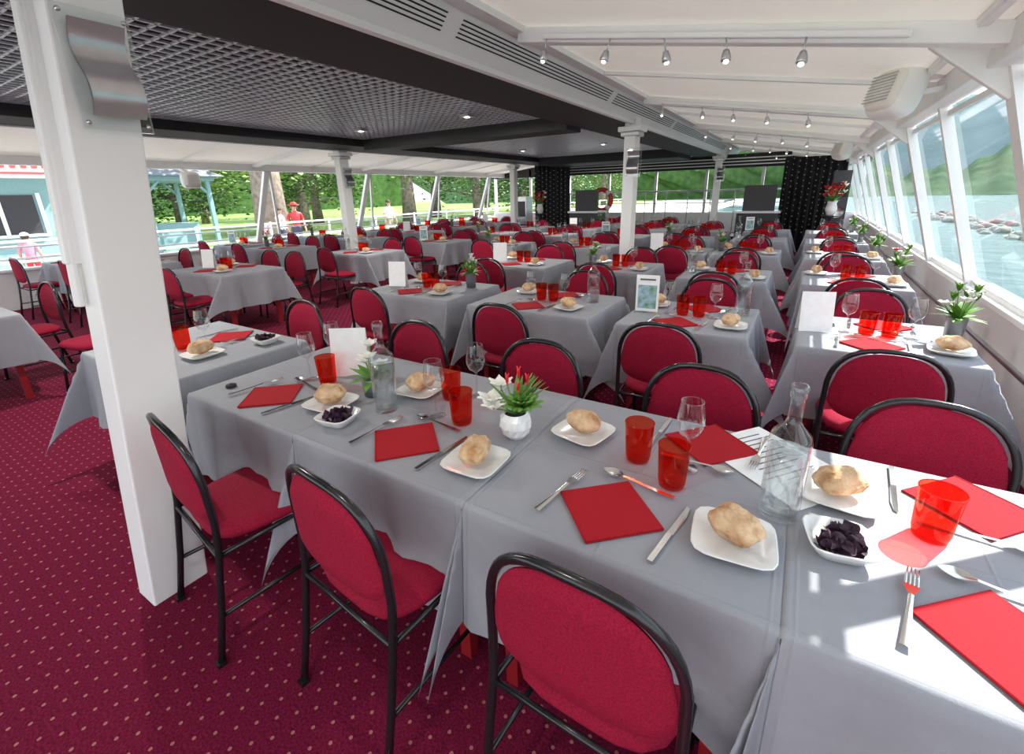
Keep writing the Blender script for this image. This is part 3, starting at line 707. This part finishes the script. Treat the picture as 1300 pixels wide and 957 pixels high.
def person(loc,rz,h,shirt,pants,hairk='hair',hat=None,stride=.0,armup=False):
    bm=bmesh.new(); lay=bm.verts.layers.skin.verify()
    def V(p,r_,root=False):
        v=bm.verts.new(Vector(p)*h); v[lay].radius=(r_*h,r_*h); v[lay].use_root=root; return v
    def E(a,b_): bm.edges.new((a,b_))
    pel=V((0,0,.53),.072,True); sp_=V((0,0,.62),.066); ch=V((0,0,.74),.078); nk=V((0,0,.835),.034); hb=V((0,.005,.875),.04); hm=V((0,.008,.925),.058); ct=V((0,0,.965),.045)
    E(pel,sp_);E(sp_,ch);E(ch,nk);E(nk,hb);E(hb,hm);E(hm,ct)
    for s_ in(-1,1):
        st=stride*s_
        hp=V((s_*.05,0,.49),.055); kn=V((s_*.055,.03+st*.5,.285),.036); an=V((s_*.055,-.01+st,.05),.024); to=V((s_*.06,.07+st,.02),.02)
        E(pel,hp);E(hp,kn);E(kn,an);E(an,to)
        sh=V((s_*.105,0,.80),.036)
        if armup and s_>0: el=V((s_*.15,.06,.70),.027); wr=V((s_*.10,.13,.80),.018); dr=Vector((-.3*s_,.2,.9)).normalized()
        else: el=V((s_*.135,-.02-st*.3,.64),.027); wr=V((s_*.14,.04-st*.5,.50),.018); dr=Vector((0,.1,-1)).normalized()
        E(ch,sh);E(sh,el);E(el,wr)
        base=wr.co/h; pm=V(base+dr*.035,.017); E(wr,pm); sd_=Vector((0,1,0)) if abs(dr.z)>.8 else Vector((1,0,0))
        for j,ln in enumerate((.04,.046,.044,.034)):
            f1=V(base+dr*.055+sd_*(.009*(j-1.5)),.0055); f2=V(base+dr*(.055+ln*.5)+sd_*(.010*(j-1.5)),.005); f3=V(base+dr*(.055+ln)+sd_*(.010*(j-1.5))+Vector((-s_*.01,0,0)),.004)
            E(pm,f1);E(f1,f2);E(f2,f3)
        t1=V(base+dr*.03+sd_*.024,.006); t2=V(base+dr*.052+sd_*.032,.005); E(pm,t1);E(t1,t2)
    me=bpy.data.meshes.new('body'); bm.to_mesh(me); bm.free()
    tmp=bpy.data.objects.new('tmp',me); col.objects.link(tmp)
    tmp.modifiers.new('s','SKIN'); sb=tmp.modifiers.new('ss','SUBSURF'); sb.levels=1; sb.render_levels=1
    dg=bpy.context.evaluated_depsgraph_get(); me2=bpy.data.meshes.new_from_object(tmp.evaluated_get(dg)); bpy.data.objects.remove(tmp)
    me2.materials.clear()
    for mm in(M['skin'],shirt,pants,M['dark']): me2.materials.append(mm)
    for p in me2.polygons:
        c=p.center/h; p.use_smooth=True; ax=abs(c.x)
        if c.z>.835: i=0
        elif c.z>.55 and (ax<.125 or c.z>.68): i=1
        elif ax<.115 and c.z>.30: i=2
        elif c.z<.045: i=3
        else: i=0
        p.material_index=i
    e=bpy.data.objects.new('person',None); col.objects.link(e); e.location=loc; e.rotation_euler=(0,0,rz)
    o=bpy.data.objects.new('body',me2); col.objects.link(o); o.parent=e
    b=MB(); b.ball((0,-.008*h,.945*h),(.058*h,.066*h,.058*h),hairk,14,10); b.ball((0,-.03*h,.90*h),(.05*h,.04*h,.06*h),hairk,12,8)
    if hat:
        b.ball((0,0,.968*h),(.062*h,.07*h,.04*h),hat,14,8); b.lathe([(0,.955*h),(.105*h,.95*h),(.105*h,.955*h),(0,.965*h)],hat,18)
    for s_ in(-1,1): b.ball((s_*.02*h,.062*h,.928*h),(.006*h,.005*h,.005*h),'dark',6,4); b.ball((s_*.058*h,.0,.92*h),(.008*h,.012*h,.018*h),'skin',8,6)
    b.ball((0,.068*h,.912*h),(.008*h,.014*h,.012*h),'skin',8,6); b.box((0,.061*h,.89*h),(.026*h,.006*h,.005*h),'kred')
    b.obj('head_features',parent=e)
ps=[mat('shirt_red',(.5,.025,.035)),mat('shirt_white',(.7,.7,.7)),mat('shirt_pink',(.6,.22,.3)),mat('shorts_dark',(.03,.04,.08)),mat('shorts_khaki',(.3,.25,.17))]
person((-14.2,9.5,-.2),-1.9,1.72,ps[0],ps[3],hat='lred',stride=.08)
person((-14.6,9.2,-.2),-1.2,1.6,ps[1],ps[3],stride=.06,armup=True)
person((-15.1,8.9,-.2),-1.6,1.3,ps[2],ps[4],stride=.05)
person((-15.2,14.6,-.2),-1.6,1.7,ps[1],ps[4],stride=.1)
person((-14.8,3.2,-.2),1.2,1.25,ps[2],ps[0],hat='paper',stride=.05)
person((-16.0,2.6,-.2),-1.4,1.7,ps[1],ps[3],stride=.07)

# ------------------------------------------------------------ light
w=bpy.data.worlds.new('world'); sc.world=w; w.use_nodes=True; nt=w.node_tree; bg=nt.nodes['Background']
tc=nt.nodes.new('ShaderNodeTexCoord'); sx=nt.nodes.new('ShaderNodeSeparateXYZ'); nt.links.new(tc.outputs['Generated'],sx.inputs[0])
rp=nt.nodes.new('ShaderNodeValToRGB'); rp.color_ramp.elements[0].position=0.0; rp.color_ramp.elements[0].color=(.92,.95,.97,1); rp.color_ramp.elements[1].position=.7; rp.color_ramp.elements[1].color=(.66,.80,.95,1)
nt.links.new(sx.outputs['Z'],rp.inputs['Fac']); nt.links.new(rp.outputs['Color'],bg.inputs['Color']); bg.inputs['Strength'].default_value=2.75
sl=bpy.data.lights.new('sun','SUN'); sl.energy=14.; sl.angle=.009; sl.color=(1,.96,.89)
so=bpy.data.objects.new('sun',sl); col.objects.link(so); so.rotation_euler=Vector((.48,.75,1.0)).to_track_quat('Z','Y').to_euler()
